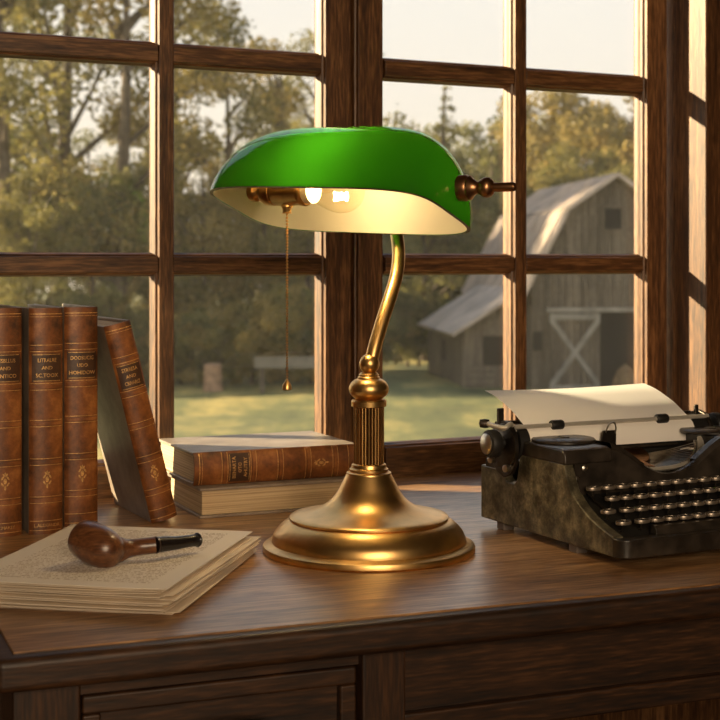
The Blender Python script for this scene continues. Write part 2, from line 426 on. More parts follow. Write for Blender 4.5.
hay = obj('hay_heap', lathe(BM(), [(.42, 0), (.36, .35), (.2, .7), (.01, .85)], 14, Matrix.Translation((2.6, -.5, 0))), plain('hay', (.17, .11, .055), .95, 0., .3, 6), barn)
b = BM(); random.seed(9)
for k in range(8): box(b, .5+k*.185, .67+k*.185, -.12, -.07, .03, 2.25)
dr = obj('barn_door', b, barn_wood, barn)
b = BM(); box(b, .5, 1.96, -.17, -.12, 2.08, 2.25); box(b, .5, 1.96, -.17, -.12, .06, .22)
for s in (1, -1):
    a = Vector((.55, .22 if s > 0 else 2.08)); c = Vector((1.92, 2.08 if s > 0 else .22)); d = (c-a).normalized(); q = Vector((-d.y, d.x))*.07
    prism(b, [a-q, c-q, c+q, a+q], .05, Matrix(((1, 0, 0, 0), (0, 0, 1, -.17 - .02*(s > 0)), (0, 1, 0, 0), (0, 0, 0, 1))))
obj('cross_brace', b, plain('pale_weathered_brace', (.27, .245, .21), .85, 0., .2, 3), dr)
obj('door_track', boxb(.4, 3.3, -.17, -.05, 2.3, 2.42), plain('pale_beam', (.30, .27, .23), .85, 0., .2, 3), barn)
w = obj('loft_window', boxb(2.12, 2.6, -.07, -.045, 4.65, 5.25), dark_void, barn)
b = BM(); box(b, 2.05, 2.12, -.09, -.04, 4.6, 5.3); box(b, 2.6, 2.67, -.09, -.04, 4.6, 5.3); box(b, 2.05, 2.67, -.09, -.04, 5.25, 5.32); box(b, 2.05, 2.67, -.09, -.04, 4.58, 4.65)
obj('window_frame', b, barn_wood, w)
obj('side_window', boxb(.05, .3, -.065, -.045, 1.2, 1.75), dark_void, barn)
# lean-to
Lx = -1.85; LE = 1.78
lt = obj('lean_to', prism(BM(), [(Lx, 0), (Lx, LE), (0, 2.9), (0, 0)], 6.2, Matrix(((1, 0, 0, 0), (0, 0, 1, .5), (0, 1, 0, 0), (0, 0, 0, 1)))), barn_wood, barn)
a = Vector((Lx-.35, LE-.18)); c = Vector((0, 3.0)); d = (c-a).normalized(); q = Vector((-d.y, d.x))*.09
obj('lean_to_roof', prism(BM(), [a, c, c+q, a+q], 6.9, Matrix(((1, 0, 0, 0), (0, 0, 1, .15), (0, 1, 0, 0), (0, 0, 0, 1)))), roof_m, lt)
b = BM()
for k in range(11):
    y = .55+k*.6; box(b, Lx-.03, Lx+.01, y, y+.5, .05, LE-.1)
obj('side_boards', b, barn_wood, lt)
obj('lean_to_opening', boxb(-1.3, -.15, .46, .49, .75, 1.6), dark_void, lt)
b = BM()
for k in range(4): box(b, -1.7, -.02, .42, .48, .05+k*.19, .19+k*.19)
obj('plank_front', b, barn_wood, lt)
obj('side_window', boxb(Lx-.05, Lx-.02, 3.4, 4.1, .7, 1.35), dark_void, lt)

# ---- trees
def leaves_mesh(name, centres, n, size, m, flat=.75, seed=1):
    rg = np.random.default_rng(seed)
    C = np.array([c[:3] for c in centres]); R = np.array([c[3] for c in centres]); w = R**2/np.sum(R**2)
    idx = rg.choice(len(C), n, p=w)
    d = rg.normal(size=(n, 3)); d /= np.linalg.norm(d, axis=1)[:, None]
    rad = R[idx]*(rg.random(n)**.4)
    P = C[idx] + d*rad[:, None]*np.array([1, 1, flat])
    u = rg.normal(size=(n, 3)); u /= np.linalg.norm(u, axis=1)[:, None]
    v = rg.normal(size=(n, 3)); v -= u*np.sum(u*v, axis=1)[:, None]; v /= np.linalg.norm(v, axis=1)[:, None]
    s = (size*rg.uniform(.6, 1.3, n))[:, None]
    V = np.stack([P-u*s, P+v*s*.55, P+u*s, P-v*s*.55], axis=1).reshape(-1, 3)
    me = bpy.data.meshes.new(name); me.vertices.add(4*n); me.loops.add(4*n); me.polygons.add(n)
    me.vertices.foreach_set('co', V.ravel()); me.loops.foreach_set('vertex_index', np.arange(4*n, dtype=np.int32))
    me.polygons.foreach_set('loop_start', np.arange(0, 4*n, 4, dtype=np.int32)); me.polygons.foreach_set('loop_total', np.full(n, 4, dtype=np.int32))
    me.update(calc_edges=True); me.materials.append(m); return me
def tree_parts(seed, h, crown, n, size, bare=.3, spread=1.0, conifer=False):
    rd = random.Random(seed); cs = []; b = BM()
    lean = rd.uniform(-.4, .4)
    tp = [(0, 0, 0), (lean*.3, 0, h*.3), (lean, .2, h*.65), (lean*1.2, .1, h*.95)]
    tube(b, spline(tp, 3), [h*.024*(1-i/10.5) for i in range(10)], 7)
    if conifer:
        for k in range(26):
            z = h*(.12+.86*k/25); r = max(.15, crown*(1-k/26))
            for j in range(5):
                a = rd.uniform(0, 2*PI); cs.append((math.cos(a)*r*.55, math.sin(a)*r*.55, z-r*.12, r*.5))
    else:
        for k in range(22):
            z = h*rd.uniform(bare, .98); f = 1-abs((z/h-.62)/.5)**2*.7
            a = rd.uniform(0, 2*PI); r = crown*f*rd.uniform(.25, 1)*spread
            c = (math.cos(a)*r+lean, math.sin(a)*r, z); cs.append((*c, crown*rd.uniform(.2, .42)))
            z0 = max(h*.2, z-r*.9)
            tube(b, [(lean*z0/h, 0, z0), (c[0]*.55, c[1]*.55, (z0+z)/2+.1), c], [h*.008, h*.005, h*.002], 5)
    return cs, b
protos = {}
def proto(key, seed, h, crown, n, size, m, **kw):
    cs, b = tree_parts(seed, h, crown, n, size, **kw)
    me = bpy.data.meshes.new('trunk'); b.to_mesh(me); b.free(); me.materials.append(bark); me.shade_smooth()
    protos[key] = (me, [(leaves_mesh('foliage', cs, n, size, mm, seed=seed)) for mm in m])
proto('tall', 3, 16, 3.6, 7000, .13, [leaf_olive, leaf_gold], bare=.25)
proto('tall2', 7, 15, 4.0, 5500, .13, [leaf_olive, leaf_dark], bare=.3)
proto('round', 11, 10, 3.6, 11000, .12, [leaf_gold, leaf_olive, leaf_dark], bare=.15)
proto('conifer', 5, 12, 2.6, 9000, .12, [leaf_dark, leaf_olive], conifer=True)
proto('shrub', 8, 3.2, 1.7, 5000, .09, [leaf_dark, leaf_olive, leaf_gold], bare=.05, spread=1.1)
def tree(key, mi, px, D, scale, label, group, rz=0, name='tree', cat='tree'):
    x = (px-360)/1440*D
    t = thing(name, label, cat, (x, D, GROUND-.05), rz, group); t.scale = (scale, scale, scale)
    link(bpy.data.objects.new('trunk' if key != 'shrub' else 'stems', protos[key][0]), t); link(bpy.data.objects.new('foliage', protos[key][1][mi]), t)
random.seed(21)
TW = 'trees of the wood behind the garden'
spec = [('tall', 0, 8, 44, .95), ('tall2', 0, 60, 47, 1.05), ('tall', 1, 118, 45, .9), ('tall2', 1, -30, 50, 1.1), ('tall', 0, 180, 52, .82), ('tall2', 0, 225, 50, .74),
        ('tall', 1, 280, 54, .74), ('tall2', 0, 318, 58, .86), ('round', 1, 30, 43, .62), ('round', 2, 95, 45, .66), ('round', 1, 150, 46, .64), ('round', 0, 205, 46, .68),
        ('round', 1, 262, 48, .66), ('round', 2, 310, 50, .66), ('round', 1, 352, 53, .85), ('conifer', 1, 447, 56, .93), ('conifer', 0, 398, 60, .88), ('round', 2, 425, 55, .75), ('conifer', 0, 490, 62, .84),
        ('round', 2, 468, 58, .78), ('round', 0, 560, 68, 1.16), ('round', 0, 610, 66, 1.13), ('round', 0, 655, 70, 1.2), ('round', 1, 530, 72, 1.08), ('round', 1, 585, 60, .85), ('tall2', 1, 20, 62, .62), ('tall2', 1, 90, 60, .6),
        ('tall', 0, 150, 64, .62), ('tall2', 1, 240, 66, .6), ('tall', 0, 300, 68, .65), ('round', 2, 400, 70, 1.0), ('round', 2, 500, 76, 1.1), ('round', 2, 640, 62, .8), ('round', 2, 378, 48, .5),
        ('round', 0, 745, 66, 1.1), ('round', 2, 820, 60, 1.0), ('round', 1, 900, 66, 1.1), ('tall', 0, 985, 62, .8)]
for i, (k, mi, px, D, sc_) in enumerate(spec):
    side = 'in the leftmost column of panes' if px < 160 else 'in the second column of panes'
    if k == 'conifer': lab, gr = ('tall pale pointed evergreen behind the lamp shade finial', None) if px == 447 else ('dark pointed evergreen rising among the trees left of the barn', 'evergreens left of the barn')
    elif px > 700: lab, gr = 'leafy tree standing well to the right of the barn', 'trees to the right of the barn'
    elif px >= 520: lab, gr = ('golden-leaved broad tree rising behind the barn roof', 'golden trees behind the barn')
    elif px >= 330: lab, gr = 'dense rounded green tree between the lamp and the barn, at the wood edge', 'green trees beside the barn'
    elif k == 'round': lab, gr = 'low rounded leafy tree at the foot of the wood, '+side, 'low trees at the foot of the wood '+side
    else: lab, gr = 'tall thin-crowned tree with bare dark trunk, '+side, 'tall trees '+side
    tree(k, mi, px, D, sc_, lab, gr, random.uniform(0, 6.28))
for i in range(20):
    px = 5+i*22+random.uniform(-8, 8); D = 42.5+random.uniform(-.6, 1.2) if px < 330 else 50+random.uniform(0, 2)
    tree('shrub', i % 3, px, D, random.uniform(.6, 1.0), 'leafy shrub along the far edge of the lawn', 'shrubs along the lawn edge', random.uniform(0, 6.28), 'shrub', 'shrub')
# old plank fence rail
fr = thing('fence_rail', 'long grey weathered plank rail low across the far lawn, seen behind the pull chain', 'fence', (-2.95, 40.2, GROUND), .05)
obj('rail', boxb(0, 2.2, -.05, .05, .75, 1.08), plain('grey_fence_plank', (.17, .155, .13), .85, 0., .2, 3), fr)
for x in (.15, 2.0): obj('post', boxb(x, x+.14, .05, .18, -.1, 1.0), barn_wood, fr)
st = obj('tree_stump', lathe(BM(), [(.34, -.1), (.28, .15), (.25, .8), (.2, .83), (0, .84)], 14), plain('stump_wood', (.33, .20, .12), .9, 0., .3, 5), smooth=True)
st.location = ((213-360)/1440*41, 41, GROUND); tag(st, 'short brown tree stump at the edge of the lawn, left window', 'stump')

# ============================================================ DESK
dx = Vector((math.cos(DA), math.sin(DA), 0)); dy = Vector((-math.sin(DA), math.cos(DA), 0)); DO = Vector((-.2313, .960, DESK))
desk = thing('writing_desk', 'brown oak writing desk standing against the window wall', 'desk', (DO.x, DO.y, 0), DA)
def todesk(P): q = Vector(P)-DO; return (q.dot(dx), q.dot(dy))
A = todesk(local_w(0, .0225)); B = todesk(local_w(1, .0225)); sl_ = (B[1]-A[1])/(B[0]-A[0])
def backy(x): return A[1]+(x-A[0])*sl_
DR = 1.55; MG = .013; H = DESK
slab = [(-MG, -MG), (DR, -MG), (DR, backy(DR)), (-MG, backy(-MG))]
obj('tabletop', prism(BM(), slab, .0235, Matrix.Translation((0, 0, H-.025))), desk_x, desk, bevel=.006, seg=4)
ins = [(0, 0), (DR-.03, 0), (DR-.03, backy(DR-.03)-.0005), (0, backy(0)-.0005)]
obj('top_panel', prism(BM(), ins, .0035, Matrix.Translation((0, 0, H-.0035))), desk_top_m, desk, bevel=.0007, seg=2)
zt = H-.025
def panel_frame(parent, x0, x1, z0, z1, y, name='drawer'):
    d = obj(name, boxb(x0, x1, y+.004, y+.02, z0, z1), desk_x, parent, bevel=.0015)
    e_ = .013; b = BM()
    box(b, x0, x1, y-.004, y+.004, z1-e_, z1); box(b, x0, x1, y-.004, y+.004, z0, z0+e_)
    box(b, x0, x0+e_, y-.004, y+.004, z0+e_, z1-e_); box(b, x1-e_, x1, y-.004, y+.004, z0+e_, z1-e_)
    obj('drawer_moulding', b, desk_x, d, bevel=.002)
    return d
YF = .012
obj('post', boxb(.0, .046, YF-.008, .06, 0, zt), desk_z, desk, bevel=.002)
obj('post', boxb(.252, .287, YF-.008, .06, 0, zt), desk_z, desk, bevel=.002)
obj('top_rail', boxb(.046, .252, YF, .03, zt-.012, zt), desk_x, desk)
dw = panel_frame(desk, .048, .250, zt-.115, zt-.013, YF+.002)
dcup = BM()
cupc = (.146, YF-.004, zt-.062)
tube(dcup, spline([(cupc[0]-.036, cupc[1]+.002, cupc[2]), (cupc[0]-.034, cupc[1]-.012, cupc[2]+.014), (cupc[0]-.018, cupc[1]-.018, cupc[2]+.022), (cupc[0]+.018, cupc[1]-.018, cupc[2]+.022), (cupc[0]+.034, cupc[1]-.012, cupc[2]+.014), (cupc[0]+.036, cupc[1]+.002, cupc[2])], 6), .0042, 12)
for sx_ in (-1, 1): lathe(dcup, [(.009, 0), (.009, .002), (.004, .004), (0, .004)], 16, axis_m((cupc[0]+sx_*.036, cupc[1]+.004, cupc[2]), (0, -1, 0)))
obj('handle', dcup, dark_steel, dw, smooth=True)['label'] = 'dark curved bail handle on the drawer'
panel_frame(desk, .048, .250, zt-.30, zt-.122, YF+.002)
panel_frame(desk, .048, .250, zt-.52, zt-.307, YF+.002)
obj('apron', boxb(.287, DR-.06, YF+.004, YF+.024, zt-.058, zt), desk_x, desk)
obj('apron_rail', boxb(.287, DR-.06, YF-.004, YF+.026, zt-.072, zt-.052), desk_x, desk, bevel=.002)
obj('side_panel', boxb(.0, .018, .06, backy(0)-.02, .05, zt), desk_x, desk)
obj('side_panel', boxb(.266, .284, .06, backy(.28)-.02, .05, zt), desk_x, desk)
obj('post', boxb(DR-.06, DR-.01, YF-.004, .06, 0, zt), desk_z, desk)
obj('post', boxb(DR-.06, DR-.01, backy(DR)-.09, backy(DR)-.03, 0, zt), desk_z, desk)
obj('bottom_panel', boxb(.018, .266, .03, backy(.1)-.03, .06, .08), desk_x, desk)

# ============================================================ BOOKS
def book(name, T, H_, D_, label, group, lines, foot=None, seed=0, plainback=False):
    """standing book: spine faces -y, x across the spine, z up"""
    r = thing(name, label, 'book', group=group); bt = .0028; sq = .003; ro = .0055
    # spine: shallow curved shell
    b = BM(); n = 14; outer = []; inner = []
    for k in range(n+1):
        a = k/n; x = a*T; c = math.sin(PI*a)**.6*ro
        outer.append((x, -c+ro)); inner.append((max(bt*.8, min(T-bt*.8, x)), -c+ro+.0022))
    prism(b, outer + inner[::-1], H_, Matrix())
    sp = obj('spine', b, spine_m, r, smooth=True, angle=50)
    def rib(z0, z1, out, m, nm='raised_band', par=None, x0=0.02, x1=.98):
        b = BM(); pts = []
        for k in range(15):
            a = x0+(x1-x0)*k/14; pts.append((a*T, ro-math.sin(PI*min(max(a, .001), .999))**.6*ro))
        f = [(p[0], p[1]-out) for p in pts] + [(p[0], p[1]+.0006) for p in pts[::-1]]
        prism(b, f, z1-z0, Matrix.Translation((0, 0, z0)))
        return obj(nm, b, m, par or r, smooth=True, angle=35)
    zs = [.145, .315, .475, .625, .83]
    for f in (.17, .36, .525, .665, .855):
        pass
    for f in (.152, .32, .49, .652, .822):
        rb = rib(H_*f-.0017, H_*f+.0017, .0016, spine_m)
        rib(H_*f+.0028, H_*f+.0033, .00025, gold_ink, 'gilt_line', rb); rib(H_*f-.0033, H_*f-.0028, .00025, gold_ink, 'gilt_line', rb)
    rib(.0035, .0040, .0003, gold_ink, 'gilt_line', sp); rib(H_-.006, H_-.0053, .0003, gold_ink, 'gilt_line', sp)
    rib(.0125, .0130, .0003, gold_ink, 'gilt_line', sp); rib(H_-.0085, H_-.0082, .0003, gold_ink, 'gilt_line', sp)
    # title label
    z0, z1 = H_*.674, H_*.798
    lb = rib(z0, z1, .0004, label_m, 'title_label', None, .07, .93)
    b = BM()
    for zz in (z0+.0006, z1-.0010):
        box(b, .09*T, .91*T, .0, .0008, zz, zz+.0005)
    for v in b.verts:
        a = v.co.x/T; v.co.y = ro-math.sin(PI*a)**.6*ro-.0006+(v.co.y)*.3
    b.free()
    rib(z0+.0006, z0+.0011, .0006, gold_ink, 'gilt_line', lb, .1, .9); rib(z1-.0011, z1-.0006, .0006, gold_ink, 'gilt_line', lb, .1, .9)
    RX = Matrix(((1, 0, 0, 0), (0, 0, -1, 0), (0, 1, 0, 0), (0, 0, 0, 1)))
    hh = (z1-z0)
    def wrap(o, out):
        for v in o.data.vertices:
            a = min(max(v.co.x/T, .02), .98); v.co.y += ro-math.sin(PI*a)**.6*ro-out
    for k, s in enumerate(lines):
        sz = .0052 if k != 1 else .0048
        wd = len(s)*sz*.62; sxx = min(1, .66*T/wd)
        tx = text_mesh(s, sz, .00015, 'title_lettering', gold_ink, lb, Matrix.Translation((T/2, 0, z1-hh*(.24+.27*k))) @ RX, bold=.00003, sx=sxx)
        wrap(tx, .0006)
    # small gilt ornament
    b = BM(); zc = H_*.242
    def leafp(cx, cz, w, h, ang):
        pts = []
        for k in range(10):
            a = 2*PI*k/10; px, pz = w*math.cos(a), h*math.sin(a); pts.append((cx+px*math.cos(ang)-pz*math.sin(ang), cz+px*math.sin(ang)+pz*math.cos(ang)))
        prism(b, pts, -.0004, RX)
    leafp(T/2, zc, .0016, .0028, 0); leafp(T/2, zc+.0062, .0008, .0022, 0); leafp(T/2, zc-.0062, .0009, .0024, 0)
    for s in (-1, 1):
        leafp(T/2+s*.0026, zc+.003, .0008, .0022, s*.6); leafp(T/2+s*.0026, zc-.003, .0008, .0022, -s*.6); leafp(T/2+s*.0015, zc+.006, .0006, .0015, -s*.5)
    orn = obj('gilt_ornament', b, gold_ink, r); wrap(orn, .0005)
    if foot:
        tx = text_mesh(foot, .0042, .00015, 'foot_lettering', gold_ink, sp, Matrix.Translation((T/2, 0, .0083)) @ RX, sx=min(1, .8*T/(len(foot)*.0042*.62))); wrap(tx, .0004)
    for x0 in (0.0, T-bt):
        obj('board', boxb(x0, x0+bt, ro+.0005, D_, 0, H_), board_m, r, bevel=.0008)
    obj('page_block', boxb(bt, T-bt, ro+.004, D_-sq, sq, H_-sq), pages_x, r, bevel=.001)
    return r
s3 = (Vector((-.258, 1.4236, DESK))-WO); base_s = s3.dot(rv); base_b = s3.dot(bv)
def on_desk(s, bb, z=0.0): p = WO+rv*s+bv*bb; p.z = DESK+z; return p
UPG = None
b3 = book('book', .0335, .2156, .135, 'upright tan leather book the leaning book rests against, rightmost of the three upright', UPG, ['DOOSUCIG', 'UDO', 'HOHIDOW'])
b3.location = on_desk(base_s-.0335, base_b); b3.rotation_euler = (0, 0, WA)
b2 = book('book', .0325, .2160, .14, 'upright tan leather book in the middle of the three upright ones', UPG, ['LITRALRE', 'AND', 'SC.TOOX'], 'L.ALEXANDR')
b2.location = on_desk(base_s-.0355-.0325-.0058, base_b-.0245); b2.rotation_euler = (0, 0, WA)
b1 = book('book', .0335, .2165, .14, 'upright dark tan leather book cut off by the left edge, leftmost of all', UPG, ['MESBLLUS', 'AND', 'SANTICO'], 'J.C.MARSY')
b1.location = on_desk(base_s-.0355-.0345-.0335-.0100, base_b-.0215); b1.rotation_euler = (0, 0, WA)
pv = Vector((-.2050, 1.428, DESK)); ps = (pv-WO).dot(rv)
HL = .2025; tilt = math.asin((ps-base_s-.0006)/HL)
b4 = book('book', .0275, HL, .135, 'tan leather book leaning to the left against the upright row', None, ['STRRESA', 'AND', 'CRIVARIZ'])
b4.matrix_world = Matrix.Translation(pv) @ Matrix.Rotation(WA, 4, 'Z') @ Matrix.Rotation(-tilt, 4, 'Y')
def lay(bk, P, ang, flip):
    R = Matrix(((0, 0, -1, 0), (0, 1, 0, 0), (1, 0, 0, 0), (0, 0, 0, 1))) if not flip else Matrix(((0, 0, 1, 0), (0, -1, 0, 0), (1, 0, 0, 0), (0, 0, 0, 1)))
    bk.matrix_world = Matrix.Translation(P) @ Matrix.Rotation(ang, 4, 'Z') @ R
LB = math.radians(24)
lx = Vector((math.cos(LB), math.sin(LB), 0)); ly = Vector((-math.sin(LB), math.cos(LB), 0))
b6 = book('book', .0305, .200, .122, 'closed book lying flat under another, its pale page edges facing the room', None, ['ANTIQUE', 'AND', 'LORE'])
lay(b6, Vector((-.162, 1.457, DESK)) + ly*.122, LB, True)
b5 = book('book', .0338, .184, .136, 'tan leather book lying flat on top of another, gilt spine facing the room', None, ['BENARTA', 'OTO', 'AHUTRY'])
lay(b5, Vector((-.1684, 1.466, DESK+.0312)) + lx*.184, LB, False)

# ============================================================ PAPERS
FR = Vector((-.142, 1.055)); BR = Vector((-.1005, 1.281)); BLc = Vector((-.257, 1.325)); FLc = Vector((-.312, 1.10))
sc_c = Vector((-.2011, 1.1855)); pa = math.radians(-11.5)
random.seed(5); NS = 20; zcur = .0
def sheet(i):
    w, l = .168, .232; g = BM(); nx, ny = 14, 18; th = .00040
    r1 = random.Random(i*7+1); cu = [r1.uniform(-.0001, .0050) for _ in range(4)]
    if i == NS-1: cu = [.0008, .0004, .0002, .0002]
    def hz(x, y):
        u = x/w+.5; v = y/l+.5; s = 0
        for k, (a, b_) in enumerate(((0, 0), (1, 0), (0, 1), (1, 1))):
            d = math.hypot((u-a), (v-b_)); s += cu[k]*max(0, 1-d/.45)**2
        return s*(.25+.75*i/NS)*.45
    top = {}; bt_ = {}
    for a in range(nx+1):
        for c in range(ny+1):
            x = (a/nx-.5)*w; y = (c/ny-.5)*l; z = hz(x, y)
            top[a, c] = g.verts.new((x, y, z+th)); bt_[a, c] = g.verts.new((x, y, z))
    for a in range(nx):
        for c in range(ny):
            g.faces.new((top[a, c], top[a+1, c], top[a+1, c+1], top[a, c+1])); g.faces.new((bt_[a, c], bt_[a, c+1], bt_[a+1, c+1], bt_[a+1, c]))
    for a in range(nx):
        g.faces.new((top[a, 0], bt_[a, 0], bt_[a+1, 0], top[a+1, 0])); g.faces.new((top[a, ny], top[a+1, ny], bt_[a+1, ny], bt_[a, ny]))
    for c in range(ny):
        g.faces.new((top[0, c], top[0, c+1], bt_[0, c+1], bt_[0, c])); g.faces.new((top[nx, c], bt_[nx, c], bt_[nx, c+1], top[nx, c+1]))
    topm = (i == NS-1)
    o = obj('paper_sheet', g, script_paper if topm else sheet_m, smooth=True, angle=60)
    if topm: jx = jy = ja = 0
    else: jx = random.uniform(-.006, .0065); jy = random.uniform(-.006, .006); ja = random.uniform(-.03, .03)
    o.location = (sc_c.x+jx, sc_c.y+jy, DESK+.0002+i*.00102); o.rotation_euler = (0, 0, pa+ja)
    if topm: tag(o, 'topmost manuscript sheet covered in lines of writing, under the pipe', 'paper', 'sheets of the manuscript pile')
    elif i == 0: tag(o, 'lowest sheet of the manuscript pile, lying directly on the desk', 'paper', 'sheets of the manuscript pile')
    else: tag(o, 'yellowed sheet inside the manuscript pile, only its edges showing', 'paper', 'sheets of the manuscript pile')
for i in range(NS): sheet(i)
PT = DESK + .0002 + (NS-1)*.00102 + .0004

# ============================================================ PIPE
pipe = thing('tobacco_pipe', 'brown briar tobacco pipe with black stem lying on the manuscript', 'pipe', (-.2010, 1.136, PT))
briar = wood('polished_briar', 0, (.045, .016, .007), (.13, .048, .018), (.22, .09, .035), .28, 1.3, .4, .05)
bc = Vector((-.0085, .006, .0160))                    # bowl centre
ax = Vector((-.80, .50, .27)).normalized()           # towards the rim
R_ = .0185
prof = [(0, -.0245), (.007, -.0236), (.0118, -.0200), (.0148, -.014), (.0162, -.005), (.0164, .003), (.0156, .010), (.0142, .0165), (.0130, .0180), (.0100, .0182), (.0094, .016), (.0090, -.008), (.005, -.011), (0, -.011)]
bo = lathe(BM(), prof, 40, axis_m(bc, ax))
obj('bowl', bo, briar, pipe, smooth=True, angle=60)
s0 = bc + Vector((.003, -.002, -.004)); s_end = Vector((.0365, .024, .0120))
path = spline([s0, bc+Vector((.018, .008, -.0055)), bc+Vector((.031, .015, -.0050)), s_end], 5)
rr = [.0138, .0136, .0130, .0120, .0110, .0102, .0088, .0075, .0072, .0069, .0068, .0067, .0067, .0067, .0067, .0067]
obj('shank', tube(BM(), path, rr[:len(path)], 20), briar, pipe, smooth=True, angle=60)
d = (Vector((.0665, .0530, .0105))-s_end)
mp = [s_end - d*.02, s_end+d*.2, s_end+d*.5+Vector((0, 0, -.0004)), s_end+d*.8, s_end+d*.97, s_end+d*1.0, s_end+d*1.03]
ms = obj('mouthpiece', tube(BM(), mp, [.0066, .0062, .0054, .0050, .0050, .0060, .0056], 18), ink_grip, pipe, smooth=True, angle=50)
ms['label'] = 'black stem with a flared bit'
obj('stem_band', tube(BM(), [s_end-d*.012, s_end+d*.012], .0069, 20), plain('dark_horn', (.05, .03, .02), .3), ms, smooth=True)

# ============================================================ LAMP
LX, LY = .008, 1.30
lamp = thing('bankers_lamp', "brass banker's desk lamp with green glass shade, lit, in the middle of the desk", 'lamp', (LX, LY, DESK), 0)
def fine(pr, n=3):
    out = []
    for p in spline([(a, 0, c) for a, c in pr], n): out.append((max(p.x, 0), p.z))
    return out
foot = [(0, 0), (.0945, 0), (.0958, .0015), (.0960, .004), (.0952, .006), (.0925, .0072), (.0885, .0078)]
foot += fine([(.0875, .0085), (.0872, .0115), (.0855, .0165), (.0815, .0215), (.0765, .0258), (.0715, .0285)], 4) + [(.0, .0285)]
base = obj('base', lathe(BM(), foot, 96), brass, lamp, smooth=True, angle=30)
cone = [(0, .0283), (.0705, .0283), (.0718, .0292), (.0718, .0308), (.0705, .0318)] + fine([(.066, .0328), (.054, .0355), (.043, .0395), (.0345, .0455), (.0285, .053), (.0245, .0605), (.0215, .0665), (.0202, .0690)], 4) + [(.0202, .0702), (.0185, .0712), (0, .0712)]
obj('base_cone', lathe(BM(), cone, 96), brass, lamp, smooth=True, angle=30)
col = thing('column', None, None); col.parent = lamp
b = BM(); lathe(b, [(0, .0705), (.0165, .0705), (.0175, .0715), (.0175, .0735), (.0160, .0748), (.0155, .0775), (.0142, .0785), (0, .0785)], 64)
obj('collar', b, brass, lamp, smooth=True, angle=30)
b = BM(); lathe(b, [(0, .1290), (.0135, .1290), (.0158, .1300), (.0160, .1345), (.0150, .1360), (0, .1360)], 64)
obj('collar', b, brass, lamp, smooth=True, angle=30)
b = BM(); NF = 26; seg = NF*6; rings = []
for z in (.0775, .1300):
    ring = []
    for k in range(seg):
        a = 2*PI*k/seg; q = (k % 6)/6; r = .0136-.0019*(1 if abs(q-.5) > .40 else .0) - .0003*math.cos(2*PI*(q))
        ring.append(b.verts.new((r*math.cos(a), r*math.sin(a), z)))
    rings.append(ring)
for k in range(seg): b.faces.new((rings[0][k], rings[0][(k+1) % seg], rings[1][(k+1) % seg], rings[1][k]))
bpy.data.objects.remove(col)
cl = obj('reeded_column', b, plain('dark_brass', (.42, .24, .085), .33, 1.0, .15, 60), lamp); cl['label'] = 'darker brass fluted column'
kn = [(0, .1358), (.011, .1358)] + fine([(.0125, .1368), (.0165, .1405), (.0180, .1450), (.0168, .1500), (.0135, .1535), (.0100, .1550)], 4) + [(.0102, .1560), (.0088, .1572), (.0092, .1585), (.0078, .1595), (.0074, .1605), (0, .1605)]
obj('knob', lathe(BM(), kn, 64), brass, lamp, smooth=True, angle=40)
b = BM(); bmesh.ops.create_uvsphere(b, u_segments=40, v_segments=24, radius=.0092, matrix=Matrix.Translation((0.0005, 0, .1680)))
obj('ball_joint', b, brass, lamp, smooth=True)
def P2(px, py, Y): return Vector((((px-360)/1440*Y)-LX, Y-LY, EYE-(py-262)/1440*Y-DESK))
arm_pts = [P2(371, 364, 1.300), P2(375, 346, 1.304), P2(382, 322, 1.312), P2(389.5, 299, 1.322), P2(396, 277, 1.334), P2(398.5, 258, 1.347), P2(397.5, 240, 1.359), P2(394, 222, 1.370), P2(388, 208, 1.378), P2(380, 197, 1.380)]
obj('arm', tube(BM(), spline(arm_pts, 6), .0062, 24), brass, lamp, smooth=True)
# ---- shade (local frame: x along its length, opening down, tilted so the near rim is higher)
SP = dict(c=(-.0212, 1.3, .0460), a=.1228, b=.0607, h=.0782, n=4.23, th=.6174, tau=.3302, roll=.0396, m=4.76, mh=2.37)
Msh = Matrix.Translation((SP['c'][0]-LX, SP['c'][1]-LY, EYE+SP['c'][2]-DESK)) @ Matrix.Rotation(-SP['th'], 4, 'Z') @ Matrix.Rotation(SP['roll'], 4, 'Y') @ Matrix.Rotation(-SP['tau'], 4, 'X')
def shell(off, m, name, par):
    b = BM(); a_, b_, h_ = SP['a']-off, SP['b']-off, SP['h']-off; n = SP['n']; NX, NP = 72, 40; grid = []
    for i in range(NX+1):
        x = -math.cos(PI*i/NX); q0 = max(0, 1-abs(x)**n); s = q0**(1/SP['m']); sh = q0**(1/SP['mh'])
        row = []
        for j in range(NP+1):
            ph = PI*j/NP; row.append(b.verts.new(Msh @ Vector((a_*x, b_*s*math.cos(ph), h_*sh*math.sin(ph)))))
        grid.append(row)
    for i in range(NX):
        for j in range(NP):
            vs = [grid[i][j], grid[i+1][j], grid[i+1][j+1], grid[i][j+1]]
            b.faces.new(vs)
    bmesh.ops.remove_doubles(b, verts=b.verts, dist=1e-6)
    return b, grid
ob_, _ = shell(0, None, '', None); shade = obj('lamp_shade', ob_, green_glass, lamp, smooth=True, angle=80)
shade['label'] = 'glossy emerald green glass shade'
ib_, _ = shell(.0028, None, '', None); lin = obj('shade_lining', ib_, opal_glass, shade, smooth=True, angle=80); lin['label'] = 'cream white inside of the shade'
